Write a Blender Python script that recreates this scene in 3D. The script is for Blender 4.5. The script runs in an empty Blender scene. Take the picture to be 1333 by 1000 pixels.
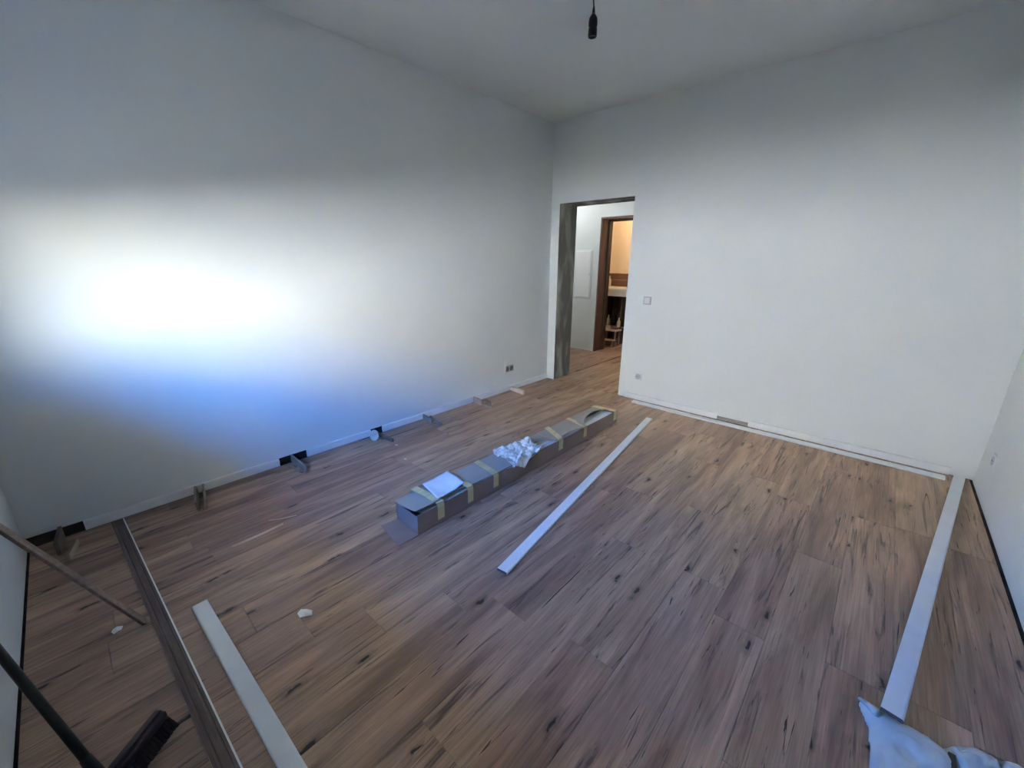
import bpy, bmesh, math, random
from mathutils import Vector, Matrix, noise
random.seed(7)
S = bpy.context.scene
COL = S.collection

# ------------------------------------------------------------------ camera
CX, CY, CZ = 3.1164, 0.4025, 1.482
YAW, PITCH, ROLL, FPX = -0.738, 0.2976, 0.0055, 527.33
cam = bpy.data.cameras.new('camera')
cam.sensor_fit = 'HORIZONTAL'; cam.sensor_width = 36.0
cam.lens = FPX / 1333.0 * 36.0
cam.clip_start = 0.02
co = bpy.data.objects.new('camera', cam); COL.objects.link(co)
fw = Vector((math.sin(YAW)*math.cos(PITCH), math.cos(YAW)*math.cos(PITCH), -math.sin(PITCH)))
r0 = Vector((math.cos(YAW), -math.sin(YAW), 0)); u0 = r0.cross(fw)
rr = math.cos(ROLL)*r0 + math.sin(ROLL)*u0
uu = -math.sin(ROLL)*r0 + math.cos(ROLL)*u0
co.matrix_world = Matrix(((rr.x, uu.x, -fw.x, CX), (rr.y, uu.y, -fw.y, CY), (rr.z, uu.z, -fw.z, CZ), (0, 0, 0, 1)))
S.camera = co

# ------------------------------------------------------------------ view, sky, daylight
S.view_settings.view_transform = 'Standard'
S.view_settings.look = 'None'
S.view_settings.gamma = 1.0
S.view_settings.use_curve_mapping = False
S.view_settings.exposure = 2.02

W = bpy.data.worlds.new('sky'); S.world = W; W.use_nodes = True
nt = W.node_tree; nt.nodes.clear()
out = nt.nodes.new('ShaderNodeOutputWorld'); bg = nt.nodes.new('ShaderNodeBackground')
tc = nt.nodes.new('ShaderNodeTexCoord'); sx = nt.nodes.new('ShaderNodeSeparateXYZ')
mr = nt.nodes.new('ShaderNodeMapRange'); mr.inputs[1].default_value = -1; mr.inputs[2].default_value = 1
cr = nt.nodes.new('ShaderNodeValToRGB')
nt.links.new(tc.outputs['Generated'], sx.inputs[0]); nt.links.new(sx.outputs[2], mr.inputs[0])
nt.links.new(mr.outputs[0], cr.inputs[0]); nt.links.new(cr.outputs[0], bg.inputs[0]); nt.links.new(bg.outputs[0], out.inputs[0])
def elev(d): return 0.5 + 0.5*math.sin(math.radians(d))
E0 = cr.color_ramp.elements
E0[0].position = elev(-9); E0[0].color = (0.05, 0.05, 0.045, 1)          # shaded ground
E0[1].position = elev(-3); E0[1].color = (1.3, 1.28, 1.1, 1)            # bright hazy horizon
for d, c in ((7, (0.75, 0.85, 0.92, 1)), (15, (0.10, 0.34, 1.0, 1)), (50, (0.07, 0.27, 0.90, 1)), (90, (0.06, 0.2, 0.7, 1))):
    e = E0.new(elev(d)); e.color = c
bg.inputs[1].default_value = 13.5
SUN_E = 172.0

sun = bpy.data.lights.new('sun', 'SUN'); sun.energy = SUN_E; sun.angle = math.radians(0.5); sun.color = (1.0, 0.93, 0.66)
so = bpy.data.objects.new('sun', sun); COL.objects.link(so)
so.rotation_euler = Vector((-0.25, -0.80, -0.55)).to_track_quat('-Z', 'Y').to_euler()   # comes over the house, lights the facade opposite

# window in the near wall (behind the photographer), roller shutter part way down
WX0, WX1, WZ0, WZ1 = 0.78, 2.15, 0.98, 2.2
SHZ = 1.69
NT = 0.16                      # near wall thickness
L = bpy.data.lights.new('window_portal', 'AREA'); L.shape = 'RECTANGLE'
L.size = WX1-WX0; L.size_y = SHZ-WZ0; L.cycles.is_portal = True
lo = bpy.data.objects.new('window_portal', L); COL.objects.link(lo)
lo.location = ((WX0+WX1)/2, -NT+0.01, (WZ0+SHZ)/2); lo.rotation_euler = (math.radians(90), 0, 0)   # faces +y

# ------------------------------------------------------------------ helpers
def mat(name, col=(0.8, 0.8, 0.8), rough=0.5, metal=0.0, spec=0.5):
    m = bpy.data.materials.new(name); m.use_nodes = True
    b = m.node_tree.nodes['Principled BSDF']
    b.inputs['Base Color'].default_value = (*col, 1); b.inputs['Roughness'].default_value = rough
    b.inputs['Metallic'].default_value = metal
    b.inputs['Specular IOR Level'].default_value = spec
    return m
def N(m, t): return m.node_tree.nodes.new(t)
def LK(m, a, b): m.node_tree.links.new(a, b)
def noisy(name, c1, c2, scale=(6, 6, 6), rough=0.6, detail=4, bump=0.0, bscale=None, lo=0.35, hi=0.65, spec=0.4, metal=0):
    m = mat(name, c1, rough, metal, spec); b = m.node_tree.nodes['Principled BSDF']
    t = N(m, 'ShaderNodeTexCoord'); mp = N(m, 'ShaderNodeMapping'); mp.inputs['Scale'].default_value = scale
    n = N(m, 'ShaderNodeTexNoise'); n.inputs['Scale'].default_value = 1; n.inputs['Detail'].default_value = detail
    r = N(m, 'ShaderNodeValToRGB'); r.color_ramp.elements[0].position = lo; r.color_ramp.elements[1].position = hi
    r.color_ramp.elements[0].color = (*c1, 1); r.color_ramp.elements[1].color = (*c2, 1)
    LK(m, t.outputs['Object'], mp.inputs[0]); LK(m, mp.outputs[0], n.inputs['Vector'])
    LK(m, n.outputs[0], r.inputs[0]); LK(m, r.outputs[0], b.inputs['Base Color'])
    if bump:
        n2 = N(m, 'ShaderNodeTexNoise'); n2.inputs['Scale'].default_value = bscale or 60; n2.inputs['Detail'].default_value = 3
        LK(m, t.outputs['Object'], n2.inputs['Vector'])
        bp = N(m, 'ShaderNodeBump'); bp.inputs['Strength'].default_value = bump; bp.inputs['Distance'].default_value = 0.01
        LK(m, n2.outputs[0], bp.inputs['Height']); LK(m, bp.outputs[0], b.inputs['Normal'])
    return m

def plank_mat():
    m = mat('oak_laminate', (0.3, 0.2, 0.15), 0.42, 0, 0.35); b = m.node_tree.nodes['Principled BSDF']
    t = N(m, 'ShaderNodeTexCoord'); oi = N(m, 'ShaderNodeObjectInfo')
    mul = N(m, 'ShaderNodeVectorMath'); mul.operation = 'MULTIPLY'; mul.inputs[1].default_value = (37, 91, 13)
    cmb = N(m, 'ShaderNodeCombineXYZ')
    for i in range(3): LK(m, oi.outputs['Random'], cmb.inputs[i])
    LK(m, cmb.outputs[0], mul.inputs[0])
    add = N(m, 'ShaderNodeVectorMath'); LK(m, t.outputs['Object'], add.inputs[0]); LK(m, mul.outputs[0], add.inputs[1])
    def nz(scale, detail=4, dist=0.0, rough=0.55):
        mp = N(m, 'ShaderNodeMapping'); mp.inputs['Scale'].default_value = scale
        n = N(m, 'ShaderNodeTexNoise'); n.inputs['Scale'].default_value = 1; n.inputs['Detail'].default_value = detail
        n.inputs['Distortion'].default_value = dist; n.inputs['Roughness'].default_value = rough
        LK(m, add.outputs[0], mp.inputs[0]); LK(m, mp.outputs[0], n.inputs['Vector']); return n.outputs[0]
    def ramp(src, els):
        r = N(m, 'ShaderNodeValToRGB'); e = r.color_ramp.elements
        e[0].position, e[0].color = els[0][0], (*els[0][1], 1); e[1].position, e[1].color = els[-1][0], (*els[-1][1], 1)
        for p, c in els[1:-1]:
            k = e.new(p); k.color = (*c, 1)
        LK(m, src, r.inputs[0]); return r.outputs[0]
    def mix(mode, f, a, c):
        x = N(m, 'ShaderNodeMix'); x.data_type = 'RGBA'; x.blend_type = mode
        if isinstance(f, float): x.inputs[0].default_value = f
        else: LK(m, f, x.inputs[0])
        LK(m, a, x.inputs[6])
        if isinstance(c, tuple): x.inputs[7].default_value = (*c, 1)
        else: LK(m, c, x.inputs[7])
        return x.outputs[2]
    tone = ramp(oi.outputs['Random'], ((0.0, PT[0]), (0.33, PT[1]), (0.66, PT[2]), (1.0, PT[3])))
    broad = ramp(nz((11, 1.3, 1), 4, 0.8), ((0.32, (0.60, 0.57, 0.59)), (0.5, (0.95, 0.95, 0.95)), (0.68, (1.34, 1.32, 1.26))))
    c = mix('MULTIPLY', 1.0, tone, broad)
    fine = ramp(nz((150, 3.5, 1), 4, 0.3), ((0.3, (0.78, 0.77, 0.77)), (0.7, (1.16, 1.15, 1.14))))
    c = mix('MULTIPLY', 1.0, c, fine)
    streak = ramp(nz((24, 1.5, 1), 6, 1.6, 0.62), ((0.33, (0.95, 0.95, 0.95)), (0.425, (0, 0, 0))))
    c = mix('MIX', streak, c, (0.082, 0.053, 0.046))
    crack = ramp(nz((40, 2.0, 1), 3, 2.2), ((0.295, (1, 1, 1)), (0.33, (0, 0, 0))))
    c = mix('MIX', crack, c, (0.03, 0.021, 0.02))
    # knots
    mp = N(m, 'ShaderNodeMapping'); mp.inputs['Scale'].default_value = (6.5, 2.1, 0)
    LK(m, add.outputs[0], mp.inputs[0])
    v = N(m, 'ShaderNodeTexVoronoi'); v.inputs['Scale'].default_value = 1; v.voronoi_dimensions = '2D'
    nd = N(m, 'ShaderNodeTexNoise'); nd.inputs['Scale'].default_value = 22; LK(m, add.outputs[0], nd.inputs['Vector'])
    sc = N(m, 'ShaderNodeVectorMath'); sc.operation = 'SCALE'; sc.inputs['Scale'].default_value = 0.22
    LK(m, nd.outputs['Color'], sc.inputs[0])
    ad2 = N(m, 'ShaderNodeVectorMath'); LK(m, mp.outputs[0], ad2.inputs[0]); LK(m, sc.outputs[0], ad2.inputs[1])
    LK(m, ad2.outputs[0], v.inputs['Vector'])
    sp = N(m, 'ShaderNodeSeparateColor'); LK(m, v.outputs['Color'], sp.inputs[0])
    gate = N(m, 'ShaderNodeMath'); gate.operation = 'GREATER_THAN'; gate.inputs[1].default_value = 0.66; LK(m, sp.outputs[0], gate.inputs[0])
    kn = ramp(v.outputs['Distance'], ((0.0, (1, 1, 1)), (0.032, (1, 1, 1)), (0.06, (0.4, 0.4, 0.4)), (0.16, (0, 0, 0))))
    km = N(m, 'ShaderNodeMath'); km.operation = 'MULTIPLY'; LK(m, kn, km.inputs[0]); LK(m, gate.outputs[0], km.inputs[1])
    c = mix('MIX', km.outputs[0], c, (0.018, 0.012, 0.011))
    LK(m, c, b.inputs['Base Color'])
    bp = N(m, 'ShaderNodeBump'); bp.inputs['Strength'].default_value = 0.12; bp.inputs['Distance'].default_value = 0.002
    LK(m, fine, bp.inputs['Height']); LK(m, bp.outputs[0], b.inputs['Normal'])
    return m
PT = ((0.28, 0.172, 0.126), (0.355, 0.236, 0.163), (0.30, 0.188, 0.142), (0.395, 0.27, 0.182))

M = {}
M['paint'] = noisy('white_wall_paint', (0.70, 0.72, 0.705), (0.73, 0.75, 0.735), (1.2, 1.2, 1.2), 0.75, 3, 0.04, 220, spec=0.2)
M['ceil'] = noisy('ceiling_paint', (0.71, 0.72, 0.70), (0.74, 0.75, 0.73), (1.5, 1.5, 1.5), 0.8, 3, spec=0.2)
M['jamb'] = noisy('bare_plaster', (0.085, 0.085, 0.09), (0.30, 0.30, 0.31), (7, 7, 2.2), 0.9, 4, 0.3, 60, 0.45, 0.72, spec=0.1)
M['garden'] = noisy('shaded_ground_dark', (0.010, 0.011, 0.009), (0.018, 0.018, 0.015), (2, 2, 2), 0.9, spec=0.1)  # near-black colour stands in for shade on the ground outside
M['render'] = noisy('white_render', (0.76, 0.77, 0.78), (0.80, 0.80, 0.80), (1, 1, 1), 0.8, spec=0.2)
M['screed'] = noisy('dark_screed', (0.02, 0.018, 0.017), (0.045, 0.04, 0.038), (9, 9, 9), 0.95, spec=0.05)
M['plank'] = plank_mat()
M['foilwhite'] = noisy('white_foil_coat', (0.74, 0.75, 0.755), (0.78, 0.79, 0.79), (2, 9, 2), 0.33, spec=0.5)
M['mdf'] = noisy('raw_mdf', (0.10, 0.075, 0.068), (0.15, 0.11, 0.098), (60, 6, 60), 0.8, spec=0.2)
M['card'] = noisy('cardboard', (0.20, 0.155, 0.145), (0.25, 0.195, 0.18), (5, 2, 5), 0.8, 3, 0.08, 90, spec=0.2)
M['cardtop'] = noisy('cardboard_lid', (0.30, 0.28, 0.255), (0.35, 0.325, 0.295), (4, 1.5, 4), 0.6, 3, spec=0.35)  # lid cardboard, paler and greyer than the side panels
M['tape'] = noisy('yellow_packing_tape', (0.46, 0.38, 0.18), (0.58, 0.50, 0.29), (30, 6, 12), 0.28, spec=0.6)
M['paper'] = noisy('glossy_paper', (0.66, 0.69, 0.74), (0.78, 0.80, 0.83), (9, 9, 9), 0.25, spec=0.6)
M['film'] = noisy('crumpled_film', (0.50, 0.50, 0.48), (0.85, 0.86, 0.85), (22, 22, 22), 0.25, 4, spec=0.7)
M['bag'] = noisy('white_plastic_bag', (0.54, 0.55, 0.53), (0.64, 0.65, 0.62), (7, 7, 7), 0.42, 3, spec=0.5)
M['fold_gap_shade'] = mat('fold_shade_black', (0.02, 0.022, 0.024), 0.6)
M['lath'] = noisy('weathered_wood', (0.15, 0.105, 0.088), (0.22, 0.155, 0.13), (60, 60, 4), 0.7)
M['offcut'] = noisy('offcut_wood', (0.20, 0.165, 0.13), (0.30, 0.25, 0.20), (12, 12, 12), 0.7)
M['offdark'] = noisy('offcut_brown', (0.10, 0.075, 0.062), (0.16, 0.12, 0.10), (12, 12, 12), 0.7)
M['pale'] = noisy('pale_wood', (0.50, 0.40, 0.34), (0.62, 0.52, 0.45), (14, 14, 14), 0.6)
M['discgrey'] = noisy('pale_grey_board', (0.42, 0.41, 0.38), (0.52, 0.51, 0.48), (20, 20, 20), 0.6)
M['black'] = mat('black_plastic', (0.004, 0.004, 0.0045), 0.5, 0, 0.25)
M['bake'] = mat('black_bakelite', (0.004, 0.004, 0.0045), 0.3)
M['purple'] = mat('dark_purple_plastic', (0.022, 0.010, 0.020), 0.45)
M['bristle'] = noisy('dark_bristles', (0.006, 0.004, 0.004), (0.03, 0.014, 0.014), (90, 90, 3), 0.8)
M['scrap'] = mat('white_scrap', (0.8, 0.8, 0.78), 0.6)
M['splint'] = mat('splinter_pale', (0.66, 0.52, 0.46), 0.6)
M['plastic'] = mat('switch_plastic', (0.62, 0.63, 0.64), 0.4)
M['switchgrey'] = mat('switch_grey', (0.42, 0.42, 0.46), 0.4)
M['hole'] = mat('box_inside', (0.13, 0.13, 0.14), 0.7)
M['pvc'] = mat('white_pvc', (0.8, 0.8, 0.8), 0.35)
M['frame'] = noisy('brown_door_frame', (0.115, 0.066, 0.060), (0.18, 0.10, 0.09), (40, 40, 3), 0.5)
M['cream'] = noisy('cream_wall', (0.80, 0.66, 0.50), (0.84, 0.70, 0.55), (2, 2, 2), 0.8)
M['tile'] = mat('brown_tile', (0.14, 0.075, 0.05), 0.3)
M['worktop'] = mat('white_worktop', (0.75, 0.74, 0.72), 0.3)
M['darkwood'] = noisy('dark_cabinet', (0.03, 0.02, 0.016), (0.06, 0.04, 0.03), (20, 20, 3), 0.6)
M['glow'] = mat('lamp_glass', (1, 1, 1), 0.3)

def link(name, me, m=None, parent=None, kind=None):
    o = bpy.data.objects.new(name, me); COL.objects.link(o)
    if m is not None and not me.materials:
        for k in (m if isinstance(m, (list, tuple)) else [m]): me.materials.append(k)
    if parent: o.parent = parent
    if kind: o['kind'] = kind
    return o
def tag(o, label, cat, group=None):
    o['label'] = label; o['category'] = cat
    if group: o['group'] = group
    return o
def empty(name, loc=(0, 0, 0), rot=(0, 0, 0)):
    o = bpy.data.objects.new(name, None); COL.objects.link(o); o.location = loc; o.rotation_euler = rot
    o.empty_display_size = 0.1
    return o
def bm_box(bm, a, b):
    x0, y0, z0 = a; x1, y1, z1 = b
    v = [bm.verts.new(p) for p in ((x0,y0,z0),(x1,y0,z0),(x1,y1,z0),(x0,y1,z0),(x0,y0,z1),(x1,y0,z1),(x1,y1,z1),(x0,y1,z1))]
    for f in ((0,3,2,1),(4,5,6,7),(0,1,5,4),(1,2,6,5),(2,3,7,6),(3,0,4,7)): bm.faces.new([v[i] for i in f])
def done(bm, name, bevel=0, seg=2, smooth=False):
    bmesh.ops.recalc_face_normals(bm, faces=bm.faces)
    if bevel: bmesh.ops.bevel(bm, geom=bm.edges[:], offset=bevel, segments=seg, affect='EDGES', profile=0.6)
    me = bpy.data.meshes.new(name); bm.to_mesh(me); bm.free()
    if smooth:
        for p in me.polygons: p.use_smooth = True
    return me
def boxes(name, lst, m, parent=None, kind=None, bevel=0):
    bm = bmesh.new()
    for a, b in lst: bm_box(bm, a, b)
    return link(name, done(bm, name, bevel), m, parent, kind)
def tube(name, pts, radii, m, parent=None, seg=14, caps=True):
    """round tube through pts with a radius per point"""
    bm = bmesh.new(); rings = []
    P = [Vector(p) for p in pts]
    for i, p in enumerate(P):
        d = (P[min(i+1, len(P)-1)] - P[max(i-1, 0)]).normalized()
        a = d.orthogonal().normalized() if i == 0 else (rings_a - d*rings_a.dot(d)).normalized()
        rings_a = a; b = d.cross(a)
        r = radii[i] if isinstance(radii, (list, tuple)) else radii
        rings.append([bm.verts.new(p + r*(math.cos(2*math.pi*k/seg)*a + math.sin(2*math.pi*k/seg)*b)) for k in range(seg)])
    for q, s in zip(rings, rings[1:]):
        for k in range(seg): bm.faces.new((q[k], q[(k+1) % seg], s[(k+1) % seg], s[k]))
    if caps: bm.faces.new(rings[0][::-1]); bm.faces.new(rings[-1])
    return link(name, done(bm, name, 0, smooth=True), m, parent)
def bar(name, a, b, w, t, m, parent=None, bevel=0.001, up=(0, 0, 1)):
    """rectangular bar from a to b: w across, t along 'up'"""
    a = Vector(a); b = Vector(b); d = (b-a); Ln = d.length; d.normalize()
    s = d.cross(Vector(up)).normalized(); n = s.cross(d)
    bm = bmesh.new(); bm_box(bm, (-w/2, 0, -t/2), (w/2, Ln, t/2))
    me = done(bm, name, bevel, 1)
    o = link(name, me, m, parent)
    o.matrix_local = Matrix(((s.x, d.x, n.x, a.x), (s.y, d.y, n.y, a.y), (s.z, d.z, n.z, a.z), (0, 0, 0, 1)))
    return o

# ------------------------------------------------------------------ room shell
RW, RD, RH = 3.824, 4.504, 2.934
D0, D1, DH = 0.117, 1.039, 2.10
BT = 0.35                                   # back wall thickness
HY = 6.33; HT = 0.30                        # hall far wall and its thickness
K0, K1, KH = -0.42, 0.44, 2.12              # kitchen doorway in the hall's far wall
floor = boxes('floor', [((-2.6, -0.3, -0.1), (RW+0.3, 8.3, -0.011))], M['screed'], kind='structure')
boxes('wall_left', [((-0.25, -NT, 0.055), (0, RD, RH)), ((-0.25, -NT, -0.011), (-0.035, RD, 0.055))], M['paint'], kind='structure')
wl = bpy.data.objects['wall_left']; wl.data.materials.append(M['screed'])
for p in wl.data.polygons:
    if p.center.z < 0.056 and (p.center.x > -0.2): p.material_index = 1
boxes('wall_right', [((RW, -NT, -.011), (RW+0.25, RD+BT, RH))], M['paint'], kind='structure')
wb = boxes('wall_back', [((-0.25, RD, 0), (D0, RD+BT, RH)), ((D0, RD, DH), (D1, RD+BT, RH)), ((D1, RD, 0.0), (RW, RD+BT, RH))], M['paint'], kind='structure')
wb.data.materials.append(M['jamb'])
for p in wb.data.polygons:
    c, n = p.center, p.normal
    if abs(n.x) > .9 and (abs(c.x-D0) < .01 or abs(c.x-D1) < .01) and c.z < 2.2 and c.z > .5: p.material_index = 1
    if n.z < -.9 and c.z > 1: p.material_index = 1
boxes('wall_near', [((0, -NT, -.011), (WX0, 0, RH)), ((WX1, -NT, -.011), (RW, 0, RH)), ((WX0, -NT, -.011), (WX1, 0, WZ0)), ((WX0, -NT, WZ1), (WX1, 0, RH))], M['paint'], kind='structure')
boxes('ceiling', [((-0.25, -NT, RH), (RW+0.25, RD+BT, RH+0.2))], M['ceil'], kind='structure')
# unseen slab, added to keep sky light off the low wall corner
boxes('ceiling_sky_blocker', [((-2.0, -1.75, 2.95), (6, -NT-0.01, 3.15))], M['ceil'], kind='structure')
# street outside: near-black ground painted as shaded, and the sunlit house front opposite
boxes('floor_garden', [((-60, -60, -4.2), (60, -1.0, -4.0))], M['garden'], kind='structure')
boxes('wall_opposite_house', [((-22, -15, -0.9), (24, -14, 6.6)), ((-22, -15, -4.0), (24, -13.9, -0.9))], [M['render'], M['garden']], kind='structure')
for p in bpy.data.objects['wall_opposite_house'].data.polygons:
    if p.center.z < -.8: p.material_index = 1  # lower front painted near-black to stand for shaded ground
# window: frame, sash open inwards left out of reach, lowered shutter
wnd = empty('window_1', ((WX0+WX1)/2, -0.09, WZ0)); wnd['kind'] = 'structure'
hw = (WX1-WX0)/2; hh = WZ1-WZ0
boxes('window_frame', [((-hw, -.04, 0), (-hw+.04, .04, hh)), ((hw-.04, -.04, 0), (hw, .04, hh)), ((-hw+.04, -.04, 0), (hw-.04, .04, .04)), ((-hw+.04, -.04, hh-.04), (hw-.04, .04, hh))], M['pvc'], wnd)
boxes('window_sill', [((-hw, .05, -.0), (hw, .16, .02))], M['pvc'], wnd)
k = 0
z = SHZ - WZ0
while z < hh - .002:
    boxes('shutter_slat', [((-hw, -.068, z), (hw, -.055, min(z+.048, hh)))], M['pvc'], wnd, bevel=.003); z += .05

# hall and kitchen shell
boxes('wall_hall_far', [((-2.3, HY, 0), (K0, HY+HT, 2.7)), ((K0, HY, KH), (K1, HY+HT, 2.7)), ((K1, HY, 0), (2.2, HY+HT, 2.7))], M['paint'], kind='structure')
boxes('wall_hall_left', [((-2.3, RD+BT, 0), (-2.1, HY, 2.7))], M['paint'], kind='structure')
boxes('wall_hall_right', [((2.0, RD+BT, 0), (2.2, HY, 2.7))], M['paint'], kind='structure')
boxes('wall_hall_near', [((-2.3, RD+BT-.1, 0), (-0.25, RD+BT, 2.7))], M['paint'], kind='structure')
boxes('ceiling_hall', [((-2.3, RD+BT-.1, 2.7), (2.2, HY+HT, 2.85))], M['ceil'], kind='structure')
KB = 7.72
boxes('wall_kitchen_back', [((-2.3, KB, 0), (1.6, KB+.2, 2.7))], M['cream'], kind='structure')
boxes('wall_kitchen_left', [((-2.3, HY+HT, 0), (-2.1, KB, 2.7))], M['cream'], kind='structure')
boxes('wall_kitchen_right', [((1.4, HY+HT, 0), (1.6, KB, 2.7))], M['cream'], kind='structure')
boxes('ceiling_kitchen', [((-2.3, HY+HT, 2.7), (1.6, KB+.2, 2.85))], M['ceil'], kind='structure')
# brown door frame in the kitchen doorway
door = empty('door_1', (K0, HY, 0)); door['kind'] = 'structure'
dw = K1-K0
boxes('lining', [((0, 0, 0), (.022, HT, KH)), ((dw-.022, 0, 0), (dw, HT, KH)), ((.022, 0, KH-.022), (dw-.022, HT, KH))], M['frame'], door)
boxes('door_stop', [((.022, .20, 0), (.045, HT, KH-.022)), ((dw-.045, .20, 0), (dw-.022, HT, KH-.022)), ((.045, .20, KH-.05), (dw-.045, HT, KH-.022))], M['darkwood'], door)

# ------------------------------------------------------------------ floor planks
PW, PL = 0.195, 1.285
X0 = 2.245
def plank_mesh(w, l):
    bm = bmesh.new(); bm_box(bm, (-w/2, -l/2, -.0105), (w/2, l/2, 0))
    return done(bm, 'plank', .0011, 1)
PM = {}
def lay(xa, xb, ya, yb, off):
    y = off
    while y > ya: y -= PL
    while y < yb:
        a, b = max(y, ya)+.0005, min(y+PL, yb)-.0005
        if b-a > .04:
            key = (round(xb-xa, 4), round(b-a, 3))
            if key not in PM: PM[key] = plank_mesh(xb-xa-.001, b-a)
            o = link('plank', PM[key], M['plank'], floor); o.location = ((xa+xb)/2, (a+b)/2, 0)
        y += PL
rng = random.Random(11)
fixed = {0: 2.205, 2: 2.22, 4: 2.77, -1: 1.45, 1: 2.80, 3: 3.33, -2: 2.6, 5: 2.1, -7: 1.55}
i = math.floor((0.012-X0)/PW)
while X0+i*PW < RW-.007:
    xa, xb = max(X0+i*PW, .012), min(X0+(i+1)*PW, RW-.007)
    if xb-xa > .02: lay(xa, xb, .012, RD-.004 if (xb < D0 or xa > D1) else RD+.002, fixed.get(i, rng.uniform(0, PL)))
    i += 1
i = math.floor((-2.1-X0)/PW)
while X0+i*PW < 1.2:
    xa, xb = X0+i*PW, X0+(i+1)*PW
    if D0 <= xa and xb <= D1+.001: lay(xa, xb, RD+.004, KB, rng.uniform(0, PL))
    elif xb <= D0+.1 or xa >= D1-.1: lay(xa, xb, RD+BT, KB, rng.uniform(0, PL))
    else: lay(max(xa, D0+.002), min(xb, D1-.002), RD+.004, KB, rng.uniform(0, PL))
    i += 1

# ------------------------------------------------------------------ skirting boards
SW, ST = 0.058, 0.015
def skirting_mesh(length):
    # profile across x, thickness z; face up; back has two grooves; last index marks mdf faces
    prof = [(0, 0), (.011, 0), (.013, .002), (.017, .002), (.019, 0), (.036, 0), (.038, .002), (.042, .002), (.044, 0), (.0525, 0),
            (.058, 0), (.058, .008), (.0572, .0115), (.055, .0138), (.051, .015), (.001, .015), (0, .014)]
    n = len(prof); bm = bmesh.new()
    r = [[bm.verts.new((x-SW/2, y, z)) for x, z in prof] for y in (0, length)]
    for k in range(n):
        f = bm.faces.new((r[0][k], r[0][(k+1) % n], r[1][(k+1) % n], r[1][k]))
        f.material_index = 1 if k < 9 else 0
    for e in (r[0][::-1], r[1]):
        f = bm.faces.new(e); f.material_index = 1
    bmesh.ops.recalc_face_normals(bm, faces=bm.faces)
    me = bpy.data.meshes.new('skirting_board'); bm.to_mesh(me); bm.free()
    me.materials.append(M['foilwhite']); me.materials.append(M['mdf'])
    return me
def skirting(a, b, label, flip=False, facedown=False):
    """a,b: centre line of underside at both ends"""
    a = Vector(a); b = Vector(b); d = (b-a).normalized()
    s = d.cross(Vector((0, 0, 1))).normalized(); n = s.cross(d)
    if facedown: s, n = -s, -n; a = a - n*ST; b = b - n*ST
    if flip and not facedown:   # swap which long edge is the rounded one
        a, b = b, a; d = -d; s = -s
    o = link('skirting_board', skirting_mesh((b-a).length))
    o.matrix_world = Matrix(((s.x, d.x, n.x, a.x), (s.y, d.y, n.y, a.y), (s.z, d.z, n.z, a.z), (0, 0, 0, 1)))
    return tag(o, label, 'skirting board', 'loose white skirting boards')
skirting((1.978, 1.588, 0.0), (1.632, 4.030, 0.0), 'white skirting board lying alone on the floor beside the long cardboard box')
skirting((3.398, 1.935, .066), (3.745, 4.430, .018), 'white skirting board with one end on the plastic bag, running to the room corner')
skirting((1.127, .531, 0), (3.525, .640, 0), 'white skirting board lying face up next to the brown face-down board')
skirting((0.05, .352, 0), (2.46, .468, 0), 'skirting board lying face down, brown raw back with one white edge', facedown=True)
skirting((1.275, 4.392, 0), (3.675, 4.392, 0), 'white skirting board lying flat along the foot of the back wall')

# installed baseboards (setting): profile standing against the wall
def baseboard(name, a, b, inward):
    bm = bmesh.new()
    prof = [(0, 0), (ST, 0), (ST, .050), (.0135, .0548), (.009, .0575), (0, .058)]
    A = Vector(a); B = Vector(b); n = Vector(inward)
    r = [[bm.verts.new(q + n*x + Vector((0, 0, z))) for x, z in prof] for q in (A, B)]
    k = len(prof)
    for j in range(k): bm.faces.new((r[0][j], r[0][(j+1) % k], r[1][(j+1) % k], r[1][j]))
    bm.faces.new(r[0][::-1]); bm.faces.new(r[1])
    return link(name, done(bm, name), M['foilwhite'], kind='structure')
e = .0006
for ya, yb in ((.222, 1.246), (1.445, 1.985), (2.10, RD-.001)):
    baseboard('baseboard_left', (e, ya, .001), (e, yb, .001), (1, 0, 0))
for xa, xb in ((1.13, 2.11), (2.385, 3.70)):
    baseboard('baseboard_back', (xa, RD-e, .001), (xb, RD-e, .001), (0, -1, 0))
boxes('recess_shade_1', [((2.11, RD-.004, .004), (2.385, RD-.0005, .032))], M['hole'], kind='structure')   # dark strip painting the shaded recess where the baseboard is missing

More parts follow.
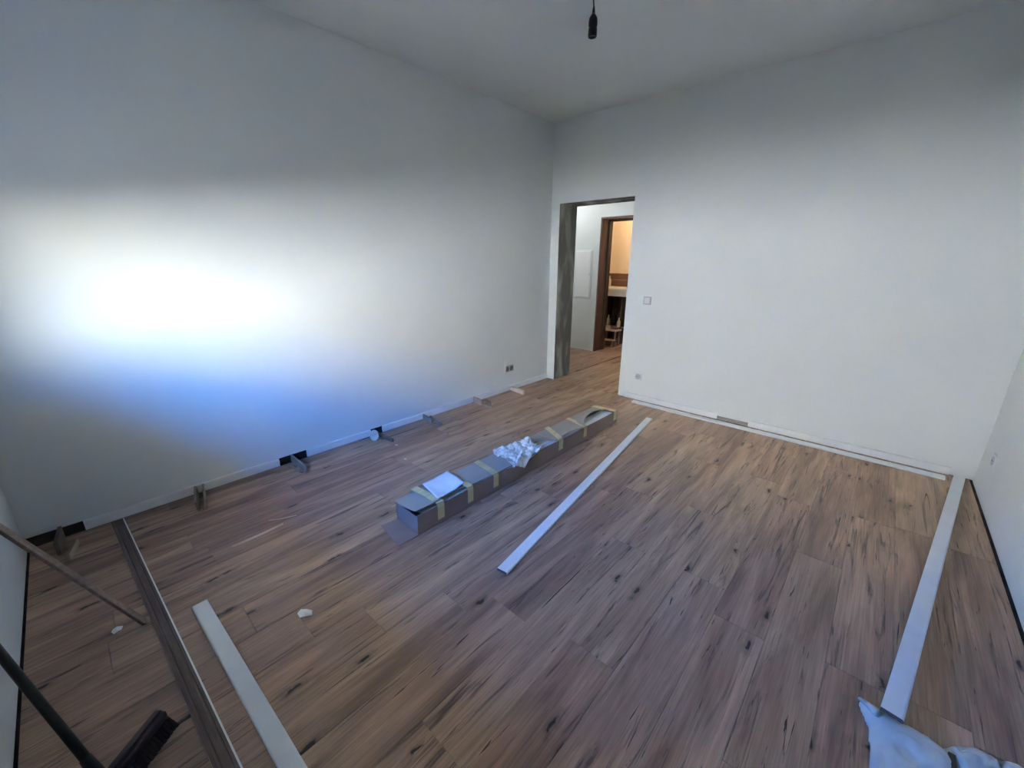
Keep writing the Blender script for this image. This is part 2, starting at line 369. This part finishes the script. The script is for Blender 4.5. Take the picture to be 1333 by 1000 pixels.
# ------------------------------------------------------------------ long carton
BX0, BX1, BY0, BY1, BH = 1.225, 1.437, 1.475, 3.735, 0.125
box = empty('cardboard_box', (BX0, BY0, .0015))
tag(box, 'long narrow opened cardboard box bound with yellow packing tape', 'box')
bw, bl = BX1-BX0, BY1-BY0
th = .005
def wob(y): return 0.008*math.sin(y*4.1+.6) + .005*math.sin(y*9.7)
def side(name, x, sgn):
    bm = bmesh.new(); n = 40; cols = []
    for j in range(n+1):
        y = bl*j/n; o = sgn*(wob(y) if sgn > 0 else 0)
        bulge = .020*math.exp(-((y-.85)/.16)**2) if sgn > 0 else 0
        dip = .030*math.exp(-((y-.95)/.10)**2) if sgn > 0 else 0
        cols.append([bm.verts.new((x + sgn*(t) + o*(z/BH)*.6 + bulge*(z/BH), y, z if z == 0 else z-dip)) for t in (0, -th) for z in (0, BH*.5, BH)])
    for a, b in zip(cols, cols[1:]):
        for q in (0, 1): bm.faces.new((a[q], a[q+1], b[q+1], b[q])); bm.faces.new((a[3+q], b[3+q], b[4+q], a[4+q]))
        bm.faces.new((a[2], a[5], b[5], b[2])); bm.faces.new((a[0], b[0], b[3], a[3]))
    for c in (cols[0], cols[-1]): bm.faces.new((c[0], c[1], c[2], c[5], c[4], c[3]))
    return link(name, done(bm, name), M['card'], box)
side('side_panel', bw, 1); side('side_panel', 0, -1)
boxes('bottom_panel', [((th, 0, 0), (bw-th, bl, th))], M['card'], box)
boxes('end_panel', [((th, .004, th), (bw-th, .004+th, BH-.014))], M['card'], box)
boxes('end_panel', [((th, bl-.01, th), (bw-th, bl-.005, BH-.01))], M['card'], box)
# flap folded down on the floor at the near end
bm = bmesh.new(); bm_box(bm, (.0, -.135, 0), (bw+.004, -.001, .004))
for v in bm.verts:
    if v.co.y < -.1 and v.co.x > .1: v.co.z += .004; v.co.y += .004
    if v.co.y < -.1 and v.co.x < .1: v.co.z += .012; v.co.y += .03
link('end_flap', done(bm, 'end_flap'), M['card'], box)
# lid panels, slightly lifted and pulled away from the right edge at the openings
def lid(name, ya, yb, inset, lift, m):
    bm = bmesh.new(); nx, ny = 8, max(6, int((yb-ya)/.05)); g = []
    for k in (0, 1):
        g.append([[None]*(nx+1) for _ in range(ny+1)])
        for j in range(ny+1):
            v = j/ny; y = ya + (yb-ya)*v
            xr = bw + wob(y)*.6 - inset(v)
            for i2 in range(nx+1):
                u = i2/nx
                x = -.004 + (xr+.008)*u
                zz = BH + .003 + lift(v)*u**2 + .003*noise.noise((u*3, y*5, 2.)) - k*.004
                g[k][j][i2] = bm.verts.new((x, y, zz))
    for k in (0, 1):
        for j in range(ny):
            for i2 in range(nx):
                q = (g[k][j][i2], g[k][j][i2+1], g[k][j+1][i2+1], g[k][j+1][i2]); bm.faces.new(q if k == 0 else q[::-1])
    for j in range(ny):
        for i2 in (0, nx): bm.faces.new((g[0][j][i2], g[0][j+1][i2], g[1][j+1][i2], g[1][j][i2]))
    for i2 in range(nx):
        for j in (0, ny): bm.faces.new((g[0][j][i2], g[0][j][i2+1], g[1][j][i2+1], g[1][j][i2]))
    return link(name, done(bm, name, smooth=False), m, box)
s = lambda v: math.sin(math.pi*v)
lid('lid_panel', -.004, .60, lambda v: .010+.022*s(min(1, max(0, (v-.22)/.5))), lambda v: .030*max(0, 1-v*2.2)+.016*s(v), M['cardtop'])
lid('lid_panel', .602, .86, lambda v: .004, lambda v: .004, M['cardtop'])
lid('lid_panel', .89, 1.31, lambda v: .085*s(v)**.7+.02, lambda v: .022*s(v), M['cardtop'])
lid('lid_panel', 1.312, 1.70, lambda v: .016+.02*s(v), lambda v: .012*s(v), M['cardtop'])
lid('lid_panel', 1.702, 2.245, lambda v: .085*s(v)**.6+.016, lambda v: .040*s(v*.9+.1), M['cardtop'])
# yellow tape bands: across the lid and down the right side
def band(y, w, skew=0, side_l=.085, z0=.0):
    bm = bmesh.new(); t = .0009; hwid = w/2
    xr = bw + wob(y)*.6 + .006
    path = [(-.006, BH-.02), (-.006, BH+.009+z0), (xr*.5, BH+.011+z0), (xr, BH+.012+z0*.5), (xr+.006, BH-.004), (xr+.006-.002, BH-side_l)]
    rows = []
    for x, z in path:
        u = x/bw
        rows.append([bm.verts.new((x, y + sg*hwid + skew*(1-u), z)) for sg in (-1, 1)])
    for a, b in zip(rows, rows[1:]): bm.faces.new((a[0], b[0], b[1], a[1]))
    me = done(bm, 'packing_tape'); o = link('packing_tape', me, M['tape'], box)
    sm = o.modifiers.new('thick', 'SOLIDIFY'); sm.thickness = .0012
    return o
band(.150, .048, -.02, .085, .020); band(.385, .045, .0, .09, .016); band(.615, .045, .03); band(1.345, .055, .10, .075, .006)
band(1.690, .045, .06, .08); band(2.20, .055, -.02, .08)
box_children_label = 'yellow packing tape'
# white boards still inside the box, seen through the openings
for j in range(2):
    o = link('skirting_board', skirting_mesh(2.15)); o.location = (BX1-.040-.062*j, BY0+.05, .098); o.rotation_euler = (0, 0, 0)
    tag(o, 'white skirting board still inside the opened cardboard box', 'skirting board', 'boards left in the box')
# sheet of paper on the near end of the box
def sheet(name, corners, z, nx, ny, zf, m):
    bm = bmesh.new(); a, b, c, d = [Vector((*q, 0)) for q in corners]; g = []
    for j in range(ny+1):
        v = j/ny; row = []
        for i2 in range(nx+1):
            u = i2/nx
            p = (a*(1-u)+b*u)*(1-v) + (d*(1-u)+c*u)*v
            dx, dy, dz = zf(u, v)
            row.append(bm.verts.new((p.x+dx, p.y+dy, z+dz)))
        g.append(row)
    for j in range(ny):
        for i2 in range(nx): bm.faces.new((g[j][i2], g[j][i2+1], g[j+1][i2+1], g[j+1][i2]))
    o = link(name, done(bm, name, smooth=True), m)
    sm = o.modifiers.new('thick', 'SOLIDIFY'); sm.thickness = .0012; sm.offset = 1
    return o
ztop = BH + .0015 + .006
o = sheet('paper_sheet', ((1.225, 1.665), (1.428, 1.625), (1.405, 1.855), (1.205, 1.880)), ztop+.002, 14, 14,
          lambda u, v: (0, 0, .018 + .012*(abs(v-.5)*2)**2*(u*.6+.4) + .004*noise.noise((u*3, v*4, 1.))), M['paper'])
tag(o, 'glossy white paper sheet taped on the near end of the cardboard box', 'paper')
def crumple(u, v):
    n = noise.noise((u*5.1, v*5.3, .4)); n2 = noise.noise((u*11, v*10, 3.3)); n3 = noise.noise((u*22, v*21, 5.1))
    drop = -max(0, (u-.88))*.55*max(0, 1-abs(v-.35)*2.0)
    return (.02*noise.noise((u*4, v*4, 8)), .025*noise.noise((u*4, v*4, 12)), .034+.018*n+.016*n2+.008*n3+drop)
o = sheet('crumpled_film', ((1.235, 2.27), (1.490, 2.215), (1.455, 2.56), (1.27, 2.60)), ztop, 30, 34, crumple, M['film'])
for p in o.data.polygons: p.use_smooth = False
tag(o, 'crumpled translucent packing film lying on the middle of the cardboard box', 'packing film')

# ------------------------------------------------------------------ offcuts propped against the left skirting
def plate(a, b, h, t, m, label, lean=0.0, z0=.001):
    """offcut standing on edge from a to b on the floor"""
    a = Vector((*a, z0)); b = Vector((*b, z0)); d = (b-a); Ln = d.length; ang = math.atan2(d.y, d.x)
    bm = bmesh.new(); bm_box(bm, (0, -t/2, 0), (Ln, t/2, h))
    o = link('wood_offcut', done(bm, 'wood_offcut', .001, 1), m)
    o.location = a; o.rotation_euler = (lean, 0, ang)
    return tag(o, label, 'offcut', 'offcuts propped against the left skirting')
G = 'offcuts'
plate((.022, .135), (.205, .118), .075, .016, M['offdark'], 'tall brown offcut standing on edge in the dark corner by the leaning lath')
plate((.150, .185), (.300, .150), .036, .014, M['offcut'], 'low greenish brown offcut beside the tall corner offcut')
plate((.022, .742), (.255, .700), .058, .012, M['offcut'], 'brown offcut of the V-shaped pair nearest the face-down board, dark side', lean=.12)
plate((.022, .772), (.262, .735), .058, .012, M['offcut'], 'brown offcut of the V-shaped pair nearest the face-down board, lighter side', lean=-.12)
plate((.002, 1.335), (.262, 1.338), .056, .013, M['offcut'], 'wood offcut standing on edge at the dark skirting gap')
plate((.045, 1.290), (.245, 1.315), .010, .014, M['offcut'], 'thin lath lying at the foot of the upright offcut in the skirting gap')
plate((.018, 2.535), (.175, 2.518), .048, .014, M['offcut'], 'dark brown offcut of the pair against the skirting between round disc and door')
plate((.06, 2.585), (.285, 2.548), .030, .016, M['offcut'], 'light brown offcut of the pair against the skirting between round disc and door')
plate((.018, 3.195), (.150, 3.180), .062, .016, M['offcut'], 'brown block standing against the skirting below the wall socket')
plate((.150, 3.245), (.245, 3.225), .05, .018, M['offdark'], 'dark block in front of the brown block below the wall socket')
plate((.10, 3.205), (.285, 3.185), .014, .03, M['offcut'], 'flat lath lying in front of the blocks below the wall socket')
o = plate((.02, 3.795), (.245, 3.765), .042, .035, M['pale'], 'pale wood block against the skirting near the doorway')
# pale rounded offcut disc with dark hole behind
bm = bmesh.new(); rings = []
for t in (-.006, .006):
    rings.append([bm.verts.new((.036*math.cos(2*math.pi*k/28), t, .047*math.sin(2*math.pi*k/28))) for k in range(28)])
bm.faces.new(rings[0][::-1]); bm.faces.new(rings[1])
for k in range(28): bm.faces.new((rings[0][k], rings[0][(k+1) % 28], rings[1][(k+1) % 28], rings[1][k]))
o = link('round_offcut', done(bm, 'round_offcut', .0015, 1), M['discgrey'])
o.location = (.125, 1.955, .049); o.rotation_euler = (math.radians(10), 0, math.radians(-118))
tag(o, 'pale rounded offcut disc leaning at the open skirting joint', 'offcut', 'offcuts propped against the left skirting')
plate((.02, 2.030), (.265, 2.045), .030, .016, M['offdark'], 'dark low offcut lying behind the pale rounded disc')

# ------------------------------------------------------------------ lath and broom at the near wall
a = Vector((1.075, .352, .012)); b = Vector((.973, .028, .714))
d = (b-a).normalized(); b2 = a + d*((b-a).length*1.0)
lath = empty('wooden_lath', a); tag(lath, 'long weathered wooden lath leaning against the near wall', 'lath')
bar('lath_front', (0, 0, 0), b2-a, .030, .012, M['lath'], lath, .0015)
off = d.cross(Vector((0, 0, 1))).normalized()
bar('lath_back', Vector((0, 0, -.010))+off*.004, (b2-a)+Vector((0, 0, -.010))+off*.004, (.016), .010, M['offdark'], lath, .001)

br = empty('broom', (1.775, .196, 0)); tag(br, 'black-handled broom with dark purple head on the floor by near wall', 'broom')
H0 = Vector((1.642, .338, 0)); H1 = Vector((1.885, .054, 0)); hd = (H1-H0).normalized(); hl = (H1-H0).length
base = Vector((1.775, .196, 0))
def hbox(name, x0, x1, z0, z1, m, bev, taper=0):
    bm = bmesh.new(); bm_box(bm, (x0, 0, z0), (x1, hl, z1))
    if taper:
        for v in bm.verts:
            if v.co.z > z0+.001: v.co.y = hl/2 + (v.co.y-hl/2)*(1-taper)
    o = link(name, done(bm, name, bev, 2), m, br)
    s = hd.cross(Vector((0, 0, 1)))
    p = H0 - base
    o.matrix_local = Matrix(((s.x, hd.x, 0, p.x), (s.y, hd.y, 0, p.y), (0, 0, 1, p.z), (0, 0, 0, 1)))
    return o
hbox('broom_head', -.020, .020, .052, .080, M['purple'], .006)
hbox('head_ridge', -.007, .007, .0795, .089, M['purple'], .003, .03)
# bristle tufts
bm = bmesh.new()
ny_ = 34
for j in range(ny_):
    for q in range(4):
        cx, cy = -.018+.012*q, .006+(hl-.012)*j/(ny_-1)
        bot = []; top = []
        fx = (cx)*.55; fy = (cy-hl/2)*.06
        for k in range(5):
            an = 2*math.pi*k/5
            bot.append(bm.verts.new((cx+fx+.011*math.cos(an), cy+fy+.0075*math.sin(an), .001+.003*((j*7+q*3)%4)/4)))
            top.append(bm.verts.new((cx+.0065*math.cos(an), cy+.0065*math.sin(an), .053)))
        bm.faces.new(bot[::-1]); bm.faces.new(top)
        for k in range(5): bm.faces.new((bot[k], bot[(k+1) % 5], top[(k+1) % 5], top[k]))
o = link('bristles', done(bm, 'bristles'), M['bristle'], br); o['kind'] = 'stuff'
s = hd.cross(Vector((0, 0, 1))); p = H0-base
o.matrix_local = Matrix(((s.x, hd.x, 0, p.x), (s.y, hd.y, 0, p.y), (0, 0, 1, p.z), (0, 0, 0, 1)))
hb = Vector((1.775, .200, .080))-base; ht = Vector((1.355, .022, .594))-base
dd = (ht-hb).normalized()
tube('handle_socket', [hb-dd*.0, hb+dd*.09], [.017, .0135], M['black'], br)
tube('handle', [hb+dd*.05, hb+dd*.3, ht], .0115, M['black'], br)

# ------------------------------------------------------------------ scraps on the floor
def scrap(loc, size, seed, label, m=None, name='paper_scrap', group=None, cat='scrap'):
    bm = bmesh.new(); rg = random.Random(seed); n = 7
    top = []; 
    c = bm.verts.new((0, 0, size*.35))
    for k in range(n):
        an = 2*math.pi*k/n; r = size*rg.uniform(.5, 1.1)
        top.append(bm.verts.new((r*math.cos(an)*1.3, r*math.sin(an), rg.uniform(.0, .28)*size)))
    for k in range(n): bm.faces.new((c, top[k], top[(k+1) % n]))
    o = link(name, done(bm, name), m or M['scrap'])
    sm = o.modifiers.new('thick', 'SOLIDIFY'); sm.thickness = .0015; sm.offset = 1
    o.location = (*loc, .001); o.rotation_euler = (0, 0, rg.uniform(0, 6))
    return tag(o, label, cat, group)
scrap((1.030, .268), .020, 3, 'small crumpled white paper scrap by the foot of the leaning lath')
scrap((1.517, .829), .028, 5, 'crumpled white paper scrap on open floor past the white board end')
scrap((.607, 1.942), .010, 8, 'tiny white crumb on the floor between box and skirting', name='crumb')
scrap((.34, 2.03), .010, 9, 'tiny white crumb close to the pale rounded disc', name='crumb')
scrap((2.40, 4.425), .030, 12, 'white scrap of film on the board at the foot of the back wall')
def sliver(a, b, w, h, label):
    a = Vector((*a, .0015)); b = Vector((*b, .0015)); d = b-a
    bm = bmesh.new(); L_ = d.length; n = 8; rows = []
    for j in range(n+1):
        t = j/n; ww = w*(.35+.65*math.sin(math.pi*min(.95, t*.8+.15))); bow = .004*math.sin(math.pi*t)
        rows.append([bm.verts.new((bow-ww/2, L_*t, 0)), bm.verts.new((bow+ww/2, L_*t, 0)), bm.verts.new((bow, L_*t, h))])
    for q, r in zip(rows, rows[1:]):
        for k in range(3): bm.faces.new((q[k], q[(k+1) % 3], r[(k+1) % 3], r[k]))
    bm.faces.new(rows[0]); bm.faces.new(rows[-1])
    o = link('wood_sliver', done(bm, 'wood_sliver'), M['splint']); o.location = a; o.rotation_euler = (0, 0, math.atan2(d.y, d.x)-math.pi/2)
    return tag(o, label, 'sliver', 'wood slivers on the floor')
sliver((.789, .739), (.777, 1.000), .015, .010, 'long pale wood sliver lying on the floor near the left wall')
sliver((.680, .955), (.745, 1.085), .007, .004, 'short thin pale sliver beside the longer wood sliver')

# ------------------------------------------------------------------ plastic bag bottom right
outline = [(3.352, 1.30), (3.352, 1.60), (3.356, 1.80), (3.352, 1.90), (3.318, 1.985), (3.335, 2.005), (3.385, 1.995), (3.46, 1.995), (3.52, 1.99), (3.545, 2.01), (3.595, 2.055),
           (3.66, 2.065), (3.70, 2.08), (3.76, 2.085), (3.79, 1.95), (3.795, 1.6), (3.79, 1.30)]
def inside(x, y):
    c = False; n = len(outline)
    for i2 in range(n):
        (xa, ya), (xb, yb) = outline[i2], outline[(i2+1) % n]
        if (ya > y) != (yb > y) and x < (xb-xa)*(y-ya)/(yb-ya)+xa: c = not c
    return c
def edge_d(x, y):
    best = 9
    n = len(outline)
    for i2 in range(n):
        a_ = Vector(outline[i2]); b_ = Vector(outline[(i2+1) % n]); p_ = Vector((x, y)); ab = b_-a_
        t = max(0, min(1, (p_-a_).dot(ab)/ab.dot(ab))); best = min(best, (p_-a_-ab*t).length)
    return best
bag = empty('plastic_bag', (3.55, 1.7, 0)); tag(bag, 'white wrinkled plastic bag lying flat under the end of a skirting board', 'bag')
bm = bmesh.new(); g = {}; stp = .006
nx, ny = int(.50/stp), int(.82/stp)
for j in range(ny+1):
    for i2 in range(nx+1):
        x = 3.30+stp*i2; y = 1.29+stp*j
        if not inside(x, y): continue
        ed = edge_d(x, y)
        h = .050*(1-math.exp(-ed/.022))
        h += .010*noise.noise((x*9, y*6, .3)) * min(1, ed/.03)
        rid = abs(noise.noise((x*14, y*7, 4.))); h -= .012*max(0, 1-rid*7)*min(1, ed/.02)
        rid = abs(noise.noise((x*30, y*24, 9.))); h -= .005*max(0, 1-rid*5)*min(1, ed/.02)
        slit = abs(x-(3.545+.01*math.sin(y*40)))
        if y > 1.8: h -= .035*max(0, 1-slit/.016)
        slit = abs(x-(3.665+.012*math.sin(y*30)))
        if y > 1.93: h -= .030*max(0, 1-slit/.013)
        g[(i2, j)] = bm.verts.new((x-3.55, y-1.7, max(.002, h)))
for (i2, j), v in list(g.items()):
    q = [g.get(k) for k in ((i2, j), (i2+1, j), (i2+1, j+1), (i2, j+1))]
    if all(q): bm.faces.new(q)
# skirt down to the floor
be = [e2 for e2 in bm.edges if len(e2.link_faces) == 1]
bv = list({v for e2 in be for v in e2.verts})
for _ in range(4): bmesh.ops.smooth_vert(bm, verts=bv, factor=.5, use_axis_x=True, use_axis_y=True, use_axis_z=True)
ret = bmesh.ops.extrude_edge_only(bm, edges=be)
for v in ret['geom']:
    if isinstance(v, bmesh.types.BMVert): v.co.z = .0005
link('bag_body', done(bm, 'bag_body', smooth=True), M['bag'], bag)
# rolled hem at the corner and black block painting shade in the gap between folds
tube('rolled_edge', [(3.325-3.55, 1.99-1.7, .02), (3.345-3.55, 1.955-1.7, .045), (3.365-3.55, 1.93-1.7, .055)], [.006, .010, .012], M['bag'], bag, 10)
boxes('fold_gap_shade', [((-.012, .17, .004), (.004, .262, .030))], M['fold_gap_shade'], bag)

# ------------------------------------------------------------------ bare lamp socket on its cord
lamp = empty('pendant_socket', (1.905, 2.255, 2.435)); tag(lamp, 'bare black lamp socket hanging on a cord from the ceiling', 'lamp socket')
def lathe(name, prof, m, parent, seg=24):
    bm = bmesh.new(); rings = []
    for r, z in prof: rings.append([bm.verts.new((r*math.cos(2*math.pi*k/seg), r*math.sin(2*math.pi*k/seg), z)) for k in range(seg)])
    for q, w2 in zip(rings, rings[1:]):
        for k in range(seg): bm.faces.new((q[k], q[(k+1) % seg], w2[(k+1) % seg], w2[k]))
    bm.faces.new(rings[0][::-1]); bm.faces.new(rings[-1])
    return link(name, done(bm, name, smooth=True), m, parent)
lathe('socket_shell', [(.0155, .004), (.0155, .0), (.0185, .0), (.0195, .004), (.0195, .03), (.0175, .033), (.0175, .036), (.0195, .040), (.0195, .058), (.0175, .070), (.0095, .082), (.0065, .086)], M['bake'], lamp)
lathe('cord_grip', [(.0065, .084), (.0058, .10), (.004, .112)], M['bake'], lamp)
tube('cord', [(0, 0, .11), (-.006, -.002, .16), (-.012, -.004, .24), (-.010, -.002, .36), (0, 0, RH-2.435-.012)], .0032, M['bake'], lamp, 8)
lathe('ceiling_hook_cap', [(.022, RH-2.435-.014), (.022, RH-2.435-.001)], M['bake'], lamp, 18)

# ------------------------------------------------------------------ switches and sockets
def wallplate(name, loc, normal, w, h, label, cat, frame_m, inner_m, n=1, rocker=False):
    root = empty(name, loc); tag(root, label, cat)
    nx_ = Vector(normal); rx = Vector((0, 0, 1)).cross(nx_).normalized()
    root.matrix_world = Matrix(((rx.x, 0, nx_.x, loc[0]), (rx.y, 0, nx_.y, loc[1]), (0, 1, 0, loc[2]), (0, 0, 0, 1)))
    boxes('frame', [((-w*n/2, -h/2, .0005), (w*n/2, h/2, .009))], frame_m, root, bevel=.002)
    for k in range(n):
        cx = (k-(n-1)/2)*w
        if rocker: boxes('rocker', [((cx-w*.36, -h*.36, .009), (cx+w*.36, h*.36, .014))], inner_m, root, bevel=.002)
        else:
            bm = bmesh.new(); rings = []
            for r, zz in ((.030, .0088), (.030, .0115), (.0255, .0115), (.0235, .0098)):
                rings.append([bm.verts.new((cx+r*math.cos(2*math.pi*q/24), r*math.sin(2*math.pi*q/24), zz)) for q in range(24)])
            for a_, b_ in zip(rings, rings[1:]):
                for q in range(24): bm.faces.new((a_[q], a_[(q+1) % 24], b_[(q+1) % 24], b_[q]))
            bm.faces.new(rings[-1])
            link('socket_insert', done(bm, 'socket_insert'), inner_m, root)
            for q in (-1, 1):
                bm = bmesh.new(); bmesh.ops.create_cone(bm, cap_ends=True, segments=10, radius1=.003, radius2=.003, depth=.002, matrix=Matrix.Translation((cx+q*.0095, 0, .0106)))
                link('contact_hole', done(bm, 'contact_hole'), M['black'], root)
    return root
wallplate('light_switch', (1.279, RD, 1.085), (0, -1, 0), .082, .082, 'grey-framed light switch on the back wall beside the doorway', 'switch', M['switchgrey'], M['plastic'], rocker=True)
wallplate('wall_socket', (1.262, RD, .262), (0, -1, 0), .076, .07, 'single socket on the back wall low beside the doorway', 'socket', M['plastic'], M['switchgrey'])
wallplate('wall_socket', (RW, 4.175, .278), (-1, 0, 0), .082, .082, 'single socket on the right wall near the room corner', 'socket', M['plastic'], M['switchgrey'])
r = wallplate('wall_socket', (0, 3.770, .265), (1, 0, 0), .075, .075, 'double socket insert without cover on the left wall near the doorway', 'socket', M['switchgrey'], M['hole'], n=2)
# loose cover hanging at its side
boxes('loose_cover', [((-.125, -.045, .004), (-.085, .10, .010))], M['pvc'], r, bevel=.001).rotation_euler = (0, math.radians(16), math.radians(-6))

# ------------------------------------------------------------------ hall and kitchen things
pn = empty('fuse_cabinet', (-.69, HY, .88)); tag(pn, 'flat white flush fuse cabinet on the hall wall', 'cabinet')
boxes('cabinet_frame', [((-.155, -.012, 0), (.155, -.0005, .76))], M['pvc'], pn, bevel=.003)
boxes('cabinet_door', [((-.135, -.020, .02), (.135, -.0125, .74))], M['pvc'], pn, bevel=.002)
boxes('latch', [((.11, -.025, .37), (.125, -.0205, .40))], M['plastic'], pn)

ku = empty('kitchen_counter', (-.7, 7.15, 0)); tag(ku, 'white-topped kitchen counter with open dark shelves beyond the hall', 'counter')
kx0, kx1 = -1.2, 1.0; kd = KB-7.15-.005
boxes('worktop', [((kx0, -.02, .955), (kx1, kd, 1.0))], M['worktop'], ku, bevel=.004)
boxes('apron', [((kx0, 0, .865), (kx1, .02, .9545))], M['worktop'], ku)
for xx in (kx0, -.17, .30, kx1-.02): boxes('side_panel', [((xx, .021, 0), (xx+.02, kd, .9545))], M['darkwood'], ku)
boxes('back_panel', [((kx0+.021, kd-.012, .0), (kx1-.021, kd, .9545))], M['darkwood'], ku)
for x_a, x_b in ((kx0+.021, -.171), (-.149, .299), (.321, kx1-.021)): boxes('shelf', [((x_a, .03, .30), (x_b, kd-.013, .32))], M['lath'], ku)
bs = empty('backsplash', (-.7, KB, 1.0)); tag(bs, 'brown tiled backsplash behind the white counter', 'backsplash')
for j in range(2):
    for i2 in range(14):
        x = -1.2+.16*i2
        boxes('tile', [((x, -.010, .002+.122*j), (x+.157, -.0005, .002+.122*j+.119))], M['tile'], bs)
def bottle(loc, s, m, label, name='bottle', cat='bottle'):
    o = lathe(name, [(.03*s, 0), (.032*s, .004), (.032*s, .11*s), (.012*s, .145*s), (.012*s, .17*s), (.014*s, .171*s), (.014*s, .185*s)], m, None, 16)
    o.location = loc; return tag(o, label, cat)
bottle((-.92, 7.62, 1.0005), 1.05, M['pale'], 'pale bottle standing on the counter before the brown tiles')
bottle((-.60, 7.30, .3205), 1.6, M['black'], 'large dark bottle on the shelf under the counter')
bottle((-.475, 7.36, .3205), 1.9, M['bake'], 'tall black bottle on the shelf under the counter')
bottle((-.68, 7.26, .3205), 1.0, M['plastic'], 'grey small bottle on the shelf under the counter')
# low wooden stool with things on it in front of the counter
st = empty('wooden_stool', (-.47, 7.0, 0)); tag(st, 'low rough wooden step stool in front of the kitchen counter', 'stool')
boxes('stool_top', [((-.14, -.10, .27), (.16, .10, .30))], M['pale'], st, bevel=.004)
for xx in (-.13, .115):
    for yy in (-.085, .055): boxes('leg', [((xx, yy, 0), (xx+.03, yy+.03, .2695))], M['lath'], st)
boxes('step', [((-.13, -.17, .11), (.15, -.0855, .13))], M['pale'], st, bevel=.003)
for xx in (-.13, .12): boxes('step_bracket', [((xx, -.165, 0), (xx+.02, -.0855, .1095))], M['lath'], st)
def block(loc, sz, rz, m, label, name, cat):
    bm = bmesh.new(); bm_box(bm, (-sz[0]/2, -sz[1]/2, 0), (sz[0]/2, sz[1]/2, sz[2]))
    o = link(name, done(bm, name, .004, 2), m); o.location = loc; o.rotation_euler = (0, 0, rz); return tag(o, label, cat)
block((-.54, 7.0, .3005), (.10, .06, .05), .3, M['pale'], 'light wood block on the step stool', 'wood_block', 'block')
block((-.40, 7.0, .3005), (.12, .08, .035), -.2, M['frame'], 'reddish brown block on the step stool', 'wood_block', 'block')
bottle((-.36, 7.06, .336), .9, M['pale'], 'small pale can on the reddish block of the stool', 'can', 'can')

# lamps out of view: hall fill added in place of daylight, and kitchen ceiling lamp
def ceiling_lamp(name, loc, col, power, label):
    root = empty(name, loc); tag(root, label, 'lamp')
    lathe('lamp_base', [(.09, -.03), (.09, -.001)], M['pvc'], root)
    L = bpy.data.lights.new(name+'_bulb', 'POINT'); L.color = col; L.energy = power; L.shadow_soft_size = .09
    o = bpy.data.objects.new(name+'_bulb', L); COL.objects.link(o); o.parent = root; o.location = (0, 0, -.15)
ceiling_lamp('hall_fill_lamp', (-1.0, 5.5, 2.7), (.93, .97, 1.0), 6.2, 'round fill lamp added to brighten the hall')
ceiling_lamp('kitchen_lamp', (-.2, 7.15, 2.7), (1.0, .72, .46), 7, 'round warm ceiling lamp of the kitchen')
